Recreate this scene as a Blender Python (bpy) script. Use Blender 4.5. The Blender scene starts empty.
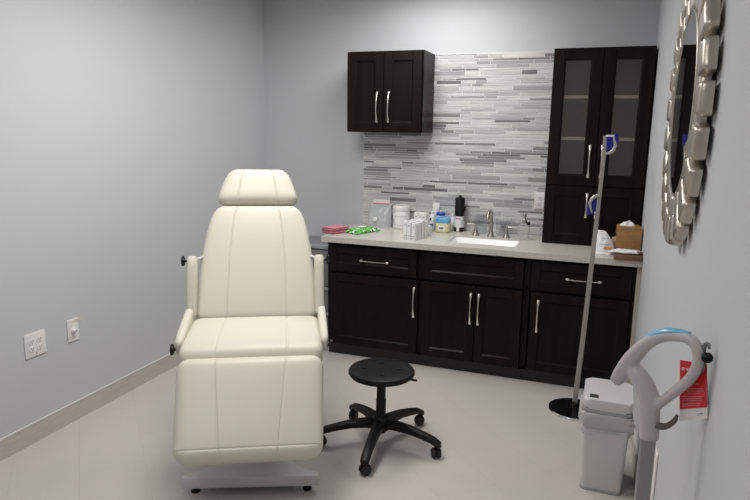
import bpy, bmesh, math, random
from mathutils import Vector, Matrix, noise
random.seed(7)
COL = bpy.context.scene.collection
R = math.radians
V = Vector

# ------------------------------------------------------------------ materials
def mat(name, color, rough=.5, metal=0., spec=.5, alpha=1., trans=0., bump=None, vary=None, coat=0., ior=None, aniso=0.):
    m = bpy.data.materials.new(name); m.use_nodes = True
    nt = m.node_tree; b = nt.nodes['Principled BSDF']
    c = (*color, 1.)
    b.inputs['Base Color'].default_value = c
    b.inputs['Roughness'].default_value = rough
    b.inputs['Metallic'].default_value = metal
    b.inputs['Specular IOR Level'].default_value = spec
    b.inputs['Alpha'].default_value = alpha
    b.inputs['Transmission Weight'].default_value = trans
    b.inputs['Coat Weight'].default_value = coat
    if ior: b.inputs['IOR'].default_value = ior
    if bump or vary:
        tc = nt.nodes.new('ShaderNodeTexCoord')
    if bump:                                   # (scale, strength)
        n = nt.nodes.new('ShaderNodeTexNoise'); n.inputs['Scale'].default_value = bump[0]; n.inputs['Detail'].default_value = 4
        bp = nt.nodes.new('ShaderNodeBump'); bp.inputs['Strength'].default_value = bump[1]; bp.inputs['Distance'].default_value = .01
        nt.links.new(tc.outputs['Object'], n.inputs['Vector']); nt.links.new(n.outputs['Fac'], bp.inputs['Height'])
        nt.links.new(bp.outputs['Normal'], b.inputs['Normal'])
    if vary:                                   # (scale xyz, color2)
        mp = nt.nodes.new('ShaderNodeMapping'); mp.inputs['Scale'].default_value = vary[0]
        n = nt.nodes.new('ShaderNodeTexNoise'); n.inputs['Scale'].default_value = 1; n.inputs['Detail'].default_value = 5
        mx = nt.nodes.new('ShaderNodeMix'); mx.data_type = 'RGBA'
        rp = nt.nodes.new('ShaderNodeMapRange'); rp.inputs[1].default_value = .35; rp.inputs[2].default_value = .65
        nt.links.new(tc.outputs['Object'], mp.inputs['Vector']); nt.links.new(mp.outputs['Vector'], n.inputs['Vector'])
        nt.links.new(n.outputs['Fac'], rp.inputs[0]); nt.links.new(rp.outputs[0], mx.inputs[0])
        mx.inputs[6].default_value = c; mx.inputs[7].default_value = (*vary[1], 1.)
        nt.links.new(mx.outputs[2], b.inputs['Base Color'])
    return m

M = {}
M['wall'] = mat('wall_paint', (.565, .575, .598), .62, spec=.25, bump=(220, .04))
M['ceiling'] = mat('ceiling_paint', (.8, .8, .8), .9)
M['espresso'] = mat('espresso_wood', (.0062, .0048, .0042), .36, spec=.12, vary=((14, 14, 1.2), (.0105, .0078, .0066)))
M['espresso_dark'] = mat('espresso_black', (.006, .005, .0045), .45)  # plain near-black finish of the toe kicks
M['quartz'] = mat('quartz_counter', (.51, .495, .45), .28, vary=((60, 60, 60), (.58, .565, .52)))
M['nickel'] = mat('brushed_nickel', (.48, .44, .40), .28, 1.)
M['pull'] = mat('pull_nickel', (.75, .72, .66), .25, 1.)
M['chrome'] = mat('chrome', (.8, .8, .8), .12, 1.)
M['cream'] = mat('cream_vinyl', (.62, .595, .50), .42, spec=.4, bump=(500, .03))
M['base_white'] = mat('lavender_white_enamel', (.62, .58, .60), .4)
M['black'] = mat('black_plastic', (.008, .008, .009), .42, spec=.25)
M['black_soft'] = mat('black_polyurethane', (.006, .006, .007), .42, spec=.22, bump=(350, .05))
M['rubber'] = mat('black_rubber', (.015, .015, .015), .7)
M['white_plastic'] = mat('white_plastic', (.78, .77, .76), .35)
M['bin_plastic'] = mat('bin_plastic', (.60, .57, .56), .35)
M['plate'] = mat('plate_white', (.80, .78, .77), .4)
M['slot'] = mat('slot_dark', (.12, .11, .11), .6)
M['porcelain'] = mat('porcelain', (.88, .88, .87), .12)
M['grey_plastic'] = mat('grey_plastic', (.18, .18, .19), .45)
M['cart_grey'] = mat('smoky_grey_plastic', (.19, .195, .21), .3)
M['cart_light'] = mat('pale_grey_plastic', (.34, .35, .37), .3)
M['grey_bar'] = mat('grey_bar', (.36, .34, .31), .4, .4)
M['disc'] = mat('black_chrome_disc', (.03, .03, .03), .12, .8)
M['blue_plastic'] = mat('deep_blue_plastic', (.018, .012, .25), .25)
M['clip_grey'] = mat('clip_grey', (.42, .40, .37), .35, .3)
M['mop'] = mat('mop_plastic', (.52, .475, .48), .3)
M['mop_pole'] = mat('mop_pole_metal', (.30, .285, .285), .3, .3)
M['sky_blue'] = mat('sky_blue_plastic', (.16, .42, .62), .3)
M['red'] = mat('red_card', (.66, .02, .022), .4)
M['card'] = mat('white_card', (.75, .72, .72), .5)
M['pink'] = mat('pink_cloth', (.58, .22, .26), .8, bump=(200, .2))
M['paper'] = mat('white_paper', (.78, .78, .77), .7)
M['carton'] = mat('white_carton', (.80, .80, .79), .5)
M['carton_cream'] = mat('cream_carton', (.80, .79, .70), .5)
M['print'] = mat('grey_print', (.16, .16, .17), .6)
M['ink_black'] = mat('black_print', (.03, .03, .035), .5)
M['purple'] = mat('dark_purple_label', (.02, .015, .10), .4)
M['blue_cap'] = mat('royal_blue_cap', (.02, .07, .42), .35)
M['aqua_lid'] = mat('light_blue_lid', (.10, .38, .72), .35)
M['yellow_jelly'] = mat('pale_yellow_jar', (.72, .68, .38), .25)
M['wood'] = mat('bamboo', (.40, .215, .075), .45, vary=((4, 4, 60), (.31, .155, .05)))
M['wood_dark'] = mat('tray_wood', (.20, .105, .05), .5, vary=((6, 40, 40), (.13, .065, .03)))
M['tissue'] = mat('tissue', (.85, .85, .85), .8)
M['orange'] = mat('orange_print', (.8, .25, .06), .6)
M['bluegrey'] = mat('pale_blue_print', (.45, .55, .72), .6)
M['peach'] = mat('peach_wrap', (.62, .40, .30), .6)
M['red_print'] = mat('dark_red_print', (.35, .10, .12), .6)
M['magenta'] = mat('magenta_strip', (.70, .05, .20), .5)
M['champagne'] = mat('champagne_metal', (.52, .48, .415), .36, 1., bump=(90, .05))
M['mirror'] = mat('mirror_silver', (.82, .83, .84), .02, 1.)
M['backing'] = mat('dark_backing', (.03, .03, .032), .5)
M['filler'] = mat('beige_filler', (.50, .44, .36), .6)
M['shelf'] = mat('shelf_maple', (.92, .82, .64), .5)
M['cab_in'] = mat('cabinet_interior', (.30, .27, .24), .6)
M['yellow_tape'] = mat('yellow_tape', (.72, .68, .42), .6)
M['trim_light'] = mat('tile_edge_trim', (.66, .645, .62), .35)
M['lid_grey'] = mat('bin_band_grey', (.34, .34, .35), .45)
M['bronze'] = mat('cord_hook', (.13, .115, .105), .35, .3)

def glass(name, color, rough, ior=1.45, fac=.5, add=.55):
    """thin glass: a mix of transparency and gloss so that lamps shine through it"""
    m = bpy.data.materials.new(name); m.use_nodes = True; nt = m.node_tree
    b = nt.nodes['Principled BSDF']; out = nt.nodes['Material Output']
    b.inputs['Base Color'].default_value = (*color, 1); b.inputs['Roughness'].default_value = rough
    t = nt.nodes.new('ShaderNodeBsdfTransparent'); t.inputs[0].default_value = (.985, .99, .995, 1)
    mx = nt.nodes.new('ShaderNodeMixShader')
    lw = nt.nodes.new('ShaderNodeLayerWeight'); lw.inputs[0].default_value = .35
    mr = nt.nodes.new('ShaderNodeMapRange'); mr.inputs[3].default_value = fac; mr.inputs[4].default_value = min(1, fac + add)
    nt.links.new(lw.outputs['Facing'], mr.inputs[0]); nt.links.new(mr.outputs[0], mx.inputs[0])
    nt.links.new(t.outputs[0], mx.inputs[1]); nt.links.new(b.outputs[0], mx.inputs[2]); nt.links.new(mx.outputs[0], out.inputs[0])
    return m
M['clear'] = glass('clear_glass', (.58, .59, .60), .05, fac=.0, add=.40)
M['frost'] = glass('frosted_glass', (.135, .125, .115), .45, fac=.28)
M['frost_clear'] = glass('soap_glass', (.60, .60, .64), .08, fac=.08, add=.60)
M['zip'] = glass('zip_plastic', (.66, .68, .70), .25, fac=.5)
M['film'] = glass('bin_bag_film', (.62, .60, .60), .3, fac=.5)

def floor_mat():
    m = bpy.data.materials.new('floor_tile'); m.use_nodes = True; nt = m.node_tree; b = nt.nodes['Principled BSDF']
    tc = nt.nodes.new('ShaderNodeTexCoord'); mp = nt.nodes.new('ShaderNodeMapping')
    mp.inputs['Rotation'].default_value = (0, 0, R(45)); mp.inputs['Location'].default_value = (.21, .049, 0)
    br = nt.nodes.new('ShaderNodeTexBrick'); br.offset = .5
    br.inputs['Color1'].default_value = (.545, .508, .478, 1); br.inputs['Color2'].default_value = (.555, .518, .488, 1)
    br.inputs['Mortar'].default_value = (.49, .455, .427, 1)
    br.inputs['Scale'].default_value = 1; br.inputs['Mortar Size'].default_value = .0016; br.inputs['Mortar Smooth'].default_value = .3
    br.inputs['Brick Width'].default_value = .61; br.inputs['Row Height'].default_value = .305
    n = nt.nodes.new('ShaderNodeTexNoise'); n.inputs['Scale'].default_value = 3; n.inputs['Detail'].default_value = 6
    mr = nt.nodes.new('ShaderNodeMapRange'); mr.inputs[3].default_value = .93; mr.inputs[4].default_value = 1.05
    mx = nt.nodes.new('ShaderNodeMix'); mx.data_type = 'RGBA'; mx.blend_type = 'MULTIPLY'; mx.inputs[0].default_value = 1
    L = nt.links.new
    L(tc.outputs['Object'], mp.inputs[0]); L(mp.outputs[0], br.inputs[0]); L(tc.outputs['Object'], n.inputs['Vector'])
    L(n.outputs['Fac'], mr.inputs[0]); L(br.outputs['Color'], mx.inputs[6]); L(mr.outputs[0], mx.inputs[7]); L(mx.outputs[2], b.inputs['Base Color'])
    b.inputs['Roughness'].default_value = .42; b.inputs['Specular IOR Level'].default_value = .4
    return m
M['floor'] = floor_mat()

def skirting_mat():
    m = bpy.data.materials.new('skirting_tile'); m.use_nodes = True; nt = m.node_tree; b = nt.nodes['Principled BSDF']
    tc = nt.nodes.new('ShaderNodeTexCoord'); mp = nt.nodes.new('ShaderNodeMapping'); mp.inputs['Scale'].default_value = (7, 7, 120)
    n = nt.nodes.new('ShaderNodeTexNoise'); n.inputs['Scale'].default_value = 1; n.inputs['Detail'].default_value = 3
    rp = nt.nodes.new('ShaderNodeValToRGB')
    rp.color_ramp.elements[0].position = .4; rp.color_ramp.elements[0].color = (.50, .47, .435, 1)
    rp.color_ramp.elements[1].position = .62; rp.color_ramp.elements[1].color = (.55, .52, .485, 1)
    L = nt.links.new
    L(tc.outputs['Object'], mp.inputs[0]); L(mp.outputs[0], n.inputs['Vector']); L(n.outputs['Fac'], rp.inputs[0]); L(rp.outputs[0], b.inputs['Base Color'])
    b.inputs['Roughness'].default_value = .5
    return m
M['skirting'] = skirting_mat()

def mosaic_mat():
    m = bpy.data.materials.new('mosaic_strips'); m.use_nodes = True; nt = m.node_tree; b = nt.nodes['Principled BSDF']
    at = nt.nodes.new('ShaderNodeAttribute'); at.attribute_name = 'tone'
    tc = nt.nodes.new('ShaderNodeTexCoord'); mp = nt.nodes.new('ShaderNodeMapping'); mp.inputs['Scale'].default_value = (5, 1, 170)
    n = nt.nodes.new('ShaderNodeTexNoise'); n.inputs['Scale'].default_value = 1; n.inputs['Detail'].default_value = 3
    mr = nt.nodes.new('ShaderNodeMapRange'); mr.inputs[1].default_value = .3; mr.inputs[2].default_value = .7; mr.inputs[3].default_value = .78; mr.inputs[4].default_value = 1.18
    mx = nt.nodes.new('ShaderNodeMix'); mx.data_type = 'RGBA'; mx.blend_type = 'MULTIPLY'; mx.inputs[0].default_value = 1
    L = nt.links.new
    L(tc.outputs['Object'], mp.inputs[0]); L(mp.outputs[0], n.inputs['Vector']); L(n.outputs['Fac'], mr.inputs[0])
    L(at.outputs['Color'], mx.inputs[6]); L(mr.outputs[0], mx.inputs[7]); L(mx.outputs[2], b.inputs['Base Color'])
    b.inputs['Roughness'].default_value = .22
    return m
M['mosaic'] = mosaic_mat()

def pack_mat():
    m = bpy.data.materials.new('green_pack_print'); m.use_nodes = True; nt = m.node_tree; b = nt.nodes['Principled BSDF']
    tc = nt.nodes.new('ShaderNodeTexCoord'); n = nt.nodes.new('ShaderNodeTexVoronoi'); n.inputs['Scale'].default_value = 75
    mp = nt.nodes.new('ShaderNodeMapping'); mp.inputs['Scale'].default_value = (1, .8, .2)
    rp = nt.nodes.new('ShaderNodeValToRGB'); rp.color_ramp.interpolation = 'CONSTANT'
    e = rp.color_ramp.elements; e[0].color = (.02, .07, .02, 1); e[1].position = .28; e[1].color = (.10, .42, .06, 1)
    for pos, c in ((.60, (.16, .58, .10, 1)), (.78, (.75, .80, .72, 1)), (.9, (.05, .20, .04, 1))):
        q = e.new(pos); q.color = c
    L = nt.links.new
    L(tc.outputs['Object'], mp.inputs[0]); L(mp.outputs[0], n.inputs['Vector']); L(n.outputs['Color'], rp.inputs[0]); L(rp.outputs[0], b.inputs['Base Color'])
    b.inputs['Roughness'].default_value = .35
    return m
M['green_pack'] = pack_mat()

# ------------------------------------------------------------------ mesh helpers
def obj(name, bm, m, parent=None, loc=(0, 0, 0), rot=(0, 0, 0), smooth=True, sharp=38):
    me = bpy.data.meshes.new(name)
    bmesh.ops.recalc_face_normals(bm, faces=bm.faces)
    bm.to_mesh(me); bm.free()
    for q in (m if isinstance(m, (list, tuple)) else [m]): me.materials.append(M[q])
    o = bpy.data.objects.new(name, me); COL.objects.link(o)
    o.location = loc; o.rotation_euler = rot
    if parent: o.parent = parent
    if smooth:
        for p in me.polygons: p.use_smooth = True
        me.set_sharp_from_angle(angle=R(sharp))
    return o

def tag(o, label, cat, group=None):
    o['label'] = label; o['category'] = cat
    if group: o['group'] = group
    return o

def thing(name, label, cat, loc=(0, 0, 0), rz=0., group=None):
    o = bpy.data.objects.new(name, None); COL.objects.link(o)
    o.location = loc; o.rotation_euler = (0, 0, rz); o.empty_display_size = .05
    return tag(o, label, cat, group)

def struct(name, bm, m, smooth=False, **k):
    o = obj(name, bm, m, smooth=smooth, **k); o['kind'] = 'structure'; return o

def dup(root, loc, rz=None, label=None):
    r = root.copy(); COL.objects.link(r); r.location = loc
    if rz is not None: r.rotation_euler = (0, 0, rz)
    if label: r['label'] = label
    for ch in list(root.children):
        c = ch.copy(); COL.objects.link(c); c.parent = r
        for g in list(ch.children):
            d = g.copy(); COL.objects.link(d); d.parent = c
    return r

def box(bm, x0, x1, y0, y1, z0, z1, bev=0., seg=2, mi=0):
    r = bmesh.ops.create_cube(bm, size=1.)
    vs = r['verts']
    for v in vs:
        v.co = V(((x0 + x1) / 2 + v.co.x * (x1 - x0), (y0 + y1) / 2 + v.co.y * (y1 - y0), (z0 + z1) / 2 + v.co.z * (z1 - z0)))
    fs = set(f for v in vs for f in v.link_faces)
    for f in fs: f.material_index = mi
    if bev > 0:
        es = list(set(e for v in vs for e in v.link_edges))
        bmesh.ops.bevel(bm, geom=es, offset=bev, segments=seg, profile=.5, affect='EDGES')
    return bm

def B(x0, x1, y0, y1, z0, z1, bev=0., seg=2):
    return box(bmesh.new(), x0, x1, y0, y1, z0, z1, bev, seg)

def lathe(bm, prof, n=32, cx=0., cy=0., z0=0., axis='z', caps=True, mi=0):
    rings = []
    for r, z in prof:
        ring = []
        for i in range(n):
            a = 2 * math.pi * i / n
            ring.append(bm.verts.new((cx + r * math.cos(a), cy + r * math.sin(a), z0 + z)))
        rings.append(ring)
    for a, b in zip(rings, rings[1:]):
        for i in range(n):
            f = bm.faces.new((a[i], a[(i + 1) % n], b[(i + 1) % n], b[i])); f.material_index = mi
    if caps:
        for ring in (rings[0], rings[-1]):
            try:
                f = bm.faces.new(ring); f.material_index = mi
            except ValueError: pass
    return bm

def LT(prof, n=32, **k): return lathe(bmesh.new(), prof, n, **k)

def sweep(bm, pts, rad, n=12, up=V((0, 0, 1)), square=0., smooth_path=0, mi=0):
    """tube along pts; rad = number, (rx, ry) or list of those; square: 0 round .. 1 boxy"""
    pts = [V(p) for p in pts]
    if not isinstance(rad, list): rad = [rad] * len(pts)
    rad = [r if isinstance(r, (tuple, list)) else (r, r) for r in rad]
    for _ in range(smooth_path):                       # Chaikin-like refinement keeping ends
        np_, nr = [pts[0]], [rad[0]]
        for i in range(len(pts) - 1):
            a, b = pts[i], pts[i + 1]; ra, rb = rad[i], rad[i + 1]
            for t in (.25, .75):
                np_.append(a.lerp(b, t)); nr.append(tuple(ra[k] * (1 - t) + rb[k] * t for k in (0, 1)))
        np_.append(pts[-1]); nr.append(rad[-1]); pts, rad = np_, nr
    rings = []; prev = None
    for i, p in enumerate(pts):
        t = (pts[min(i + 1, len(pts) - 1)] - pts[max(i - 1, 0)]).normalized()
        s = t.cross(up)
        if s.length < 1e-4: s = t.cross(V((0, 1, 0)))
        s.normalize()
        if prev is not None and s.dot(prev) < 0: s = -s
        prev = s; w = s.cross(t).normalized()
        ring = []
        for k in range(n):
            a = 2 * math.pi * (k + .5) / n; c, d = math.cos(a), math.sin(a)
            if square:
                q = 1 / max(abs(c), abs(d)); q = 1 + (q - 1) * square; c *= q; d *= q
            ring.append(bm.verts.new(p + s * c * rad[i][0] + w * d * rad[i][1]))
        rings.append(ring)
    for a, b in zip(rings, rings[1:]):
        for i in range(n):
            f = bm.faces.new((a[i], a[(i + 1) % n], b[(i + 1) % n], b[i])); f.material_index = mi
    bm.faces.new(rings[0]).material_index = mi; bm.faces.new(rings[-1]).material_index = mi
    return bm

def SW(pts, rad, **k): return sweep(bmesh.new(), pts, rad, **k)

def prism(bm, outline, z0, z1, bev=0., seg=2, mi=0):
    """outline in xy extruded z0..z1"""
    lo = [bm.verts.new((x, y, z0)) for x, y in outline]; hi = [bm.verts.new((x, y, z1)) for x, y in outline]
    n = len(outline); fs = [bm.faces.new(lo[::-1]), bm.faces.new(hi)]
    for i in range(n): fs.append(bm.faces.new((lo[i], lo[(i + 1) % n], hi[(i + 1) % n], hi[i])))
    for f in fs: f.material_index = mi
    if bev:
        es = list(set(fs[0].edges) | set(fs[1].edges))
        bmesh.ops.bevel(bm, geom=es, offset=bev, segments=seg, profile=.5, affect='EDGES')
    return bm

def rrect(x0, x1, y0, y1, r, n=6):
    out = []
    for cx, cy, a0 in ((x1 - r, y1 - r, 0), (x0 + r, y1 - r, 90), (x0 + r, y0 + r, 180), (x1 - r, y0 + r, 270)):
        for i in range(n + 1):
            a = R(a0 + 90 * i / n); out.append((cx + r * math.cos(a), cy + r * math.sin(a)))
    return out

def grid_box(xs, ys, zs, fn):
    """surface of a box sampled at xs, ys, zs, each point mapped by fn(x, y, z)"""
    bm = bmesh.new(); vd = {}
    def vert(i, j, k):
        q = (i, j, k)
        if q not in vd: vd[q] = bm.verts.new(fn(xs[i], ys[j], zs[k]))
        return vd[q]
    nx, ny, nz = len(xs) - 1, len(ys) - 1, len(zs) - 1
    for k in (0, nz):
        for i in range(nx):
            for j in range(ny): bm.faces.new((vert(i, j, k), vert(i + 1, j, k), vert(i + 1, j + 1, k), vert(i, j + 1, k)))
    for j in (0, ny):
        for i in range(nx):
            for k in range(nz): bm.faces.new((vert(i, j, k), vert(i + 1, j, k), vert(i + 1, j, k + 1), vert(i, j, k + 1)))
    for i in (0, nx):
        for j in range(ny):
            for k in range(nz): bm.faces.new((vert(i, j, k), vert(i, j + 1, k), vert(i, j + 1, k + 1), vert(i, j, k + 1)))
    return bm

def cushion(hw, length, T, r, mapf, rc=None, puff=.012, seam=lambda v: .48, stitch=(), nlong=40):
    """upholstered pad. hw(v): half width at v in 0..1 along its length; x across, y 0..length, z 0..T; r edge radius, rc corner radius in plan"""
    rc = rc or r
    A = max(hw(i / 20) for i in range(21))
    ed = [0, .1, .25, .45, .7, 1.]
    def axis(h, rr, extra, n):
        s = set()
        for e in ed:
            s.add(round(-h + rr * e, 5)); s.add(round(h - rr * e, 5))
        for i in range(n + 1): s.add(round(-h + rr + (2 * h - 2 * rr) * i / n, 5))
        for e in extra: s.add(round(e, 5))
        return sorted(s)
    ex = []
    for sg in (-1, 1):
        for d in (-.010, -.006, -.003, -.0012, 0, .0012, .003, .006, .010): ex.append(sg * A * .48 + d)
    xs = axis(A, rc, ex, 14)
    ey = []
    for st in stitch:
        for d in (-.008, -.003, -.001, 0, .001, .003, .008): ey.append(-length / 2 + st * length + d)
    ys = axis(length / 2, rc, ey, nlong); zs = axis(T / 2, min(r, T / 2 * .98), [], 2)
    def fn(x, y, z):
        h = (A, length / 2, T / 2)
        # round the plan corners, then the top and bottom edges
        px, py = max(-A + rc, min(A - rc, x)), max(-length / 2 + rc, min(length / 2 - rc, y))
        d = V((x - px, y - py))
        sx, sy = x, y
        m = max(abs(d.x), abs(d.y))
        if d.length > 1e-9:
            dd = d.normalized() * m; sx, sy = px + dd.x, py + dd.y
        inset = rc - m                                  # distance from the rim within the corner band
        rr = min(r, T / 2 * .98)
        zz = z
        if inset < rr:
            b = V((rr - inset, max(0., abs(z) - (T / 2 - rr))))
            mm = max(b.x, b.y)
            if b.length > 1e-9:
                bb = b.normalized() * mm
                sh = b.x - bb.x
                if d.length > 1e-9:
                    q = d.normalized() * (m - sh); sx, sy = px + q.x, py + q.y
                zz = math.copysign((T / 2 - rr) + bb.y, z) if abs(z) > T / 2 - rr else z
        v = min(1., max(0., sy / length + .5))
        u = sx / A
        if z > 0:
            top = max(0., zz / (T / 2))
            f = (1 - u ** 4) * (1 - (2 * v - 1) ** 4)
            zz += puff * f * top
            if abs(u) < .98:
                s = seam(v)
                # panel swell between the seams, and the sewn groove itself
                for e in (-.48, .48):
                    zz -= puff * .32 * math.exp(-((u - e) * A / .0035) ** 2) * top
                for st in stitch: zz -= .0022 * math.exp(-((v - st) * length / .003) ** 2) * top
        # move the straight mesh seam lines to where the seam really runs
        s = seam(v); au = abs(u)
        nu = au * s / .48 if au <= .48 else s + (au - .48) * (1 - s) / .52
        X = math.copysign(nu, u) * hw(v)
        return mapf(X, sy + length / 2, zz)
    return grid_box(xs, ys, zs, fn)

def text(name, body, size, m, parent, loc, rot, align='LEFT', bold=0.):
    c = bpy.data.curves.new(name, 'FONT'); c.body = body; c.size = size; c.align_x = align; c.offset = bold
    o = bpy.data.objects.new(name, c); COL.objects.link(o)
    dg = bpy.context.evaluated_depsgraph_get(); dg.update()
    me = bpy.data.meshes.new_from_object(o.evaluated_get(dg))
    bpy.data.objects.remove(o); bpy.data.curves.remove(c)
    me.materials.clear(); me.materials.append(M[m])
    o = bpy.data.objects.new(name, me); COL.objects.link(o)
    o.parent = parent; o.location = loc; o.rotation_euler = rot
    return o

# ------------------------------------------------------------------ the room
XR, YF, ZC, CT = 3.052, -5.7, 2.75, .914
struct('floor', B(-.1, XR + .1, YF - .1, .1, -.1, 0), 'floor')
struct('ceiling', B(-.1, XR + .1, YF - .1, .1, ZC, ZC + .1), 'ceiling')
struct('wall_left', B(-.1, 0, YF - .1, .1, 0, ZC), 'wall')
struct('wall_right', B(XR, XR + .1, YF - .1, .1, 0, ZC), 'wall')
struct('wall_back', B(0, XR, 0, .1, 0, ZC), 'wall')
struct('wall_front', B(0, XR, YF - .1, YF, 0, ZC), 'wall')
def baseboard(name, x0, x1, y0, y1, tx0, tx1, ty0, ty1):
    bm = B(x0, x1, y0, y1, 0, .108)
    box(bm, tx0, tx1, ty0, ty1, .108, .115, .001, 1, mi=1)
    struct(name, bm, ['skirting', 'trim_light'])
baseboard('baseboard_left', 0, .010, YF, 0, 0, .012, YF, 0)
baseboard('baseboard_back', .012, .86, -.010, 0, .012, .86, -.012, 0)
baseboard('baseboard_right', XR - .010, XR, YF, -.75, XR - .012, XR, YF, -.75)
struct('trim_1', B(3.029, 3.051, -.700, -.02, 0, .873), 'filler')

# mosaic backsplash
def backsplash():
    bm = bmesh.new(); lay = bm.loops.layers.float_color.new('tone')
    rnd = random.Random(11)
    def q(x0, x1, z0, z1, y, c):
        vs = [bm.verts.new(p) for p in ((x0, y, z0), (x1, y, z0), (x1, y, z1), (x0, y, z1))]
        f = bm.faces.new(vs)
        for l in f.loops: l[lay] = (*c, 1)
    X0, X1, Z0, Z1 = .9165, 2.62, CT, 2.2605
    q(X0, X1, Z0, Z1, -.0055, (.84, .84, .84))
    pal = [(.50, .50, .51), (.58, .58, .59), (.44, .44, .455), (.62, .62, .62), (.37, .37, .39), (.54, .54, .55)]
    dark = [(.21, .207, .222), (.26, .257, .272), (.31, .307, .325), (.18, .178, .192)]
    white = [(.68, .68, .675), (.64, .645, .65)]
    z = Z0
    hs = [.018, .026, .018, .034, .026, .018]
    while z < Z1 - .008:
        h = min(rnd.choice(hs), Z1 - z)
        x = X0 - rnd.uniform(0, .25)
        while x < X1:
            w = rnd.choice([.10, .16, .22, .28, .34]) * rnd.uniform(.85, 1.15)
            a, b = max(x, X0), min(x + w, X1)
            if b - a > .006:
                k = rnd.random()
                c = rnd.choice(dark) if k < .21 else rnd.choice(white) if k > .80 else rnd.choice(pal)
                q(a + .0022, b - .0022, z + .0021, z + h - .0021, -.0075, c)
            x += w
        z += h
    # closed edges of the tile field
    box(bm, X0, X1, -.0050, 0, Z0, Z1)
    struct('trim_2', bm, 'mosaic')
backsplash()

# ------------------------------------------------------------------ cabinets
def pull_bm(L=.215, horiz=False):
    """slim bowed bar pull, wider feet; along z, centred, standing off toward -y"""
    pts, rad = [], []
    n = 18
    for i in range(n + 1):
        t = i / n; s = 2 * t - 1
        y = -.012 - .020 * (1 - s * s) ** .8
        pts.append(V((s * L / 2, y, 0)) if horiz else V((0, y, s * L / 2)))
        w = .0050 + .0042 * abs(s) ** 3
        rad.append((w, .0042) if not horiz else (.0042, w))
    bm = SW(pts, rad, n=10, up=V((0, 1, 0)), square=.35)
    for s in (-1, 1):
        if horiz: box(bm, s * (L / 2 - .010) - .009, s * (L / 2 - .010) + .009, -.018, 0, -.0085, .0085, .002)
        else: box(bm, -.0085, .0085, -.018, 0, s * (L / 2 - .010) - .009, s * (L / 2 - .010) + .009, .002)
    return bm

def shaker(x0, x1, z0, z1, y, rail=.058, th=.020, pane=False):
    """shaker frame with recessed panel and small inner ledge; front face at y"""
    bm = bmesh.new()
    yb = y + th
    if rail * 2.2 > (z1 - z0): rz = .040
    else: rz = rail
    for a, b, c, d in ((x0, x0 + rail, z0, z1), (x1 - rail, x1, z0, z1), (x0 + rail, x1 - rail, z0, z0 + rz), (x0 + rail, x1 - rail, z1 - rz, z1)):
        box(bm, a, b, y, yb, c, d, .0018, 1)
    L = .009                                               # sloped moulding inside the frame
    ix0, ix1, iz0, iz1 = x0 + rail, x1 - rail, z0 + rz, z1 - rz
    o = [(ix0, iz0), (ix1, iz0), (ix1, iz1), (ix0, iz1)]; i_ = [(ix0 + L, iz0 + L), (ix1 - L, iz0 + L), (ix1 - L, iz1 - L), (ix0 + L, iz1 - L)]
    ov = [bm.verts.new((p[0], y + .003, p[1])) for p in o]; iv = [bm.verts.new((p[0], y + .010, p[1])) for p in i_]
    for k in range(4): bm.faces.new((ov[k], ov[(k + 1) % 4], iv[(k + 1) % 4], iv[k]))
    if not pane:
        box(bm, ix0, ix1, y + .010, y + .015, iz0, iz1)
    return bm

DY = -.702
def base_cabinet(label, x0, x1, doors, drawer_pull, group='dark base cabinets'):
    t = thing('base_cabinet', label, 'cabinet', ((x0 + x1) / 2, -.35, 0), 0, group)
    ox, oy = (x0 + x1) / 2, -.35
    a, b, f, k = x0 + .0008 - ox, x1 - .0008 - ox, -.680 - oy, -.012 - oy
    bm = bmesh.new()
    for q in ((a, a + .018, f, k, .085, .8735), (b - .018, b, f, k, .085, .8735), (a, b, f, k, .085, .103), (a, b, k - .006, k, .085, .8735),
              (a, b, f, f + .019, .645, .656), (a, b, f, f + .019, .853, .8735)):
        box(bm, *q)
    obj('carcass', bm, 'espresso', t, smooth=False)
    obj('toe_kick', B(x0 + .001 - ox, x1 - .001 - ox, -.664 - oy, -.05 - oy, .001, .0845), 'espresso_dark', t, smooth=False)
    g = .024
    d = obj('drawer_front', shaker(x0 + g - ox, x1 - g - ox, .660, .852, DY - oy, .058), 'espresso', t, sharp=25)
    if drawer_pull is not None:
        obj('handle', pull_bm(.215, True), 'pull', d, loc=(drawer_pull - ox, DY - oy, .752))['label'] = 'bowed nickel pull'
    for a, b, hx in doors:
        dr = obj('door', shaker(a - ox, b - ox, .092, .640, DY - oy, .060), 'espresso', t, sharp=25)
        obj('handle', pull_bm(.222), 'pull', dr, loc=(hx - ox, DY - oy, .482))['label'] = 'bowed nickel pull'
    return t
base_cabinet('dark espresso base cabinet with one drawer, under the pink and green packs', .899, 1.617, [(.923, 1.606, 1.583)], 1.279)
base_cabinet('dark two-door base cabinet under the sink, with pull-less false drawer front', 1.617, 2.359, [(1.641, 2.017, 1.991), (2.021, 2.335, 2.046)], None)
base_cabinet('dark base cabinet with one drawer, behind the leaning pole stand', 2.359, 3.028, [(2.391, 3.004, 2.442)], 2.715)

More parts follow.
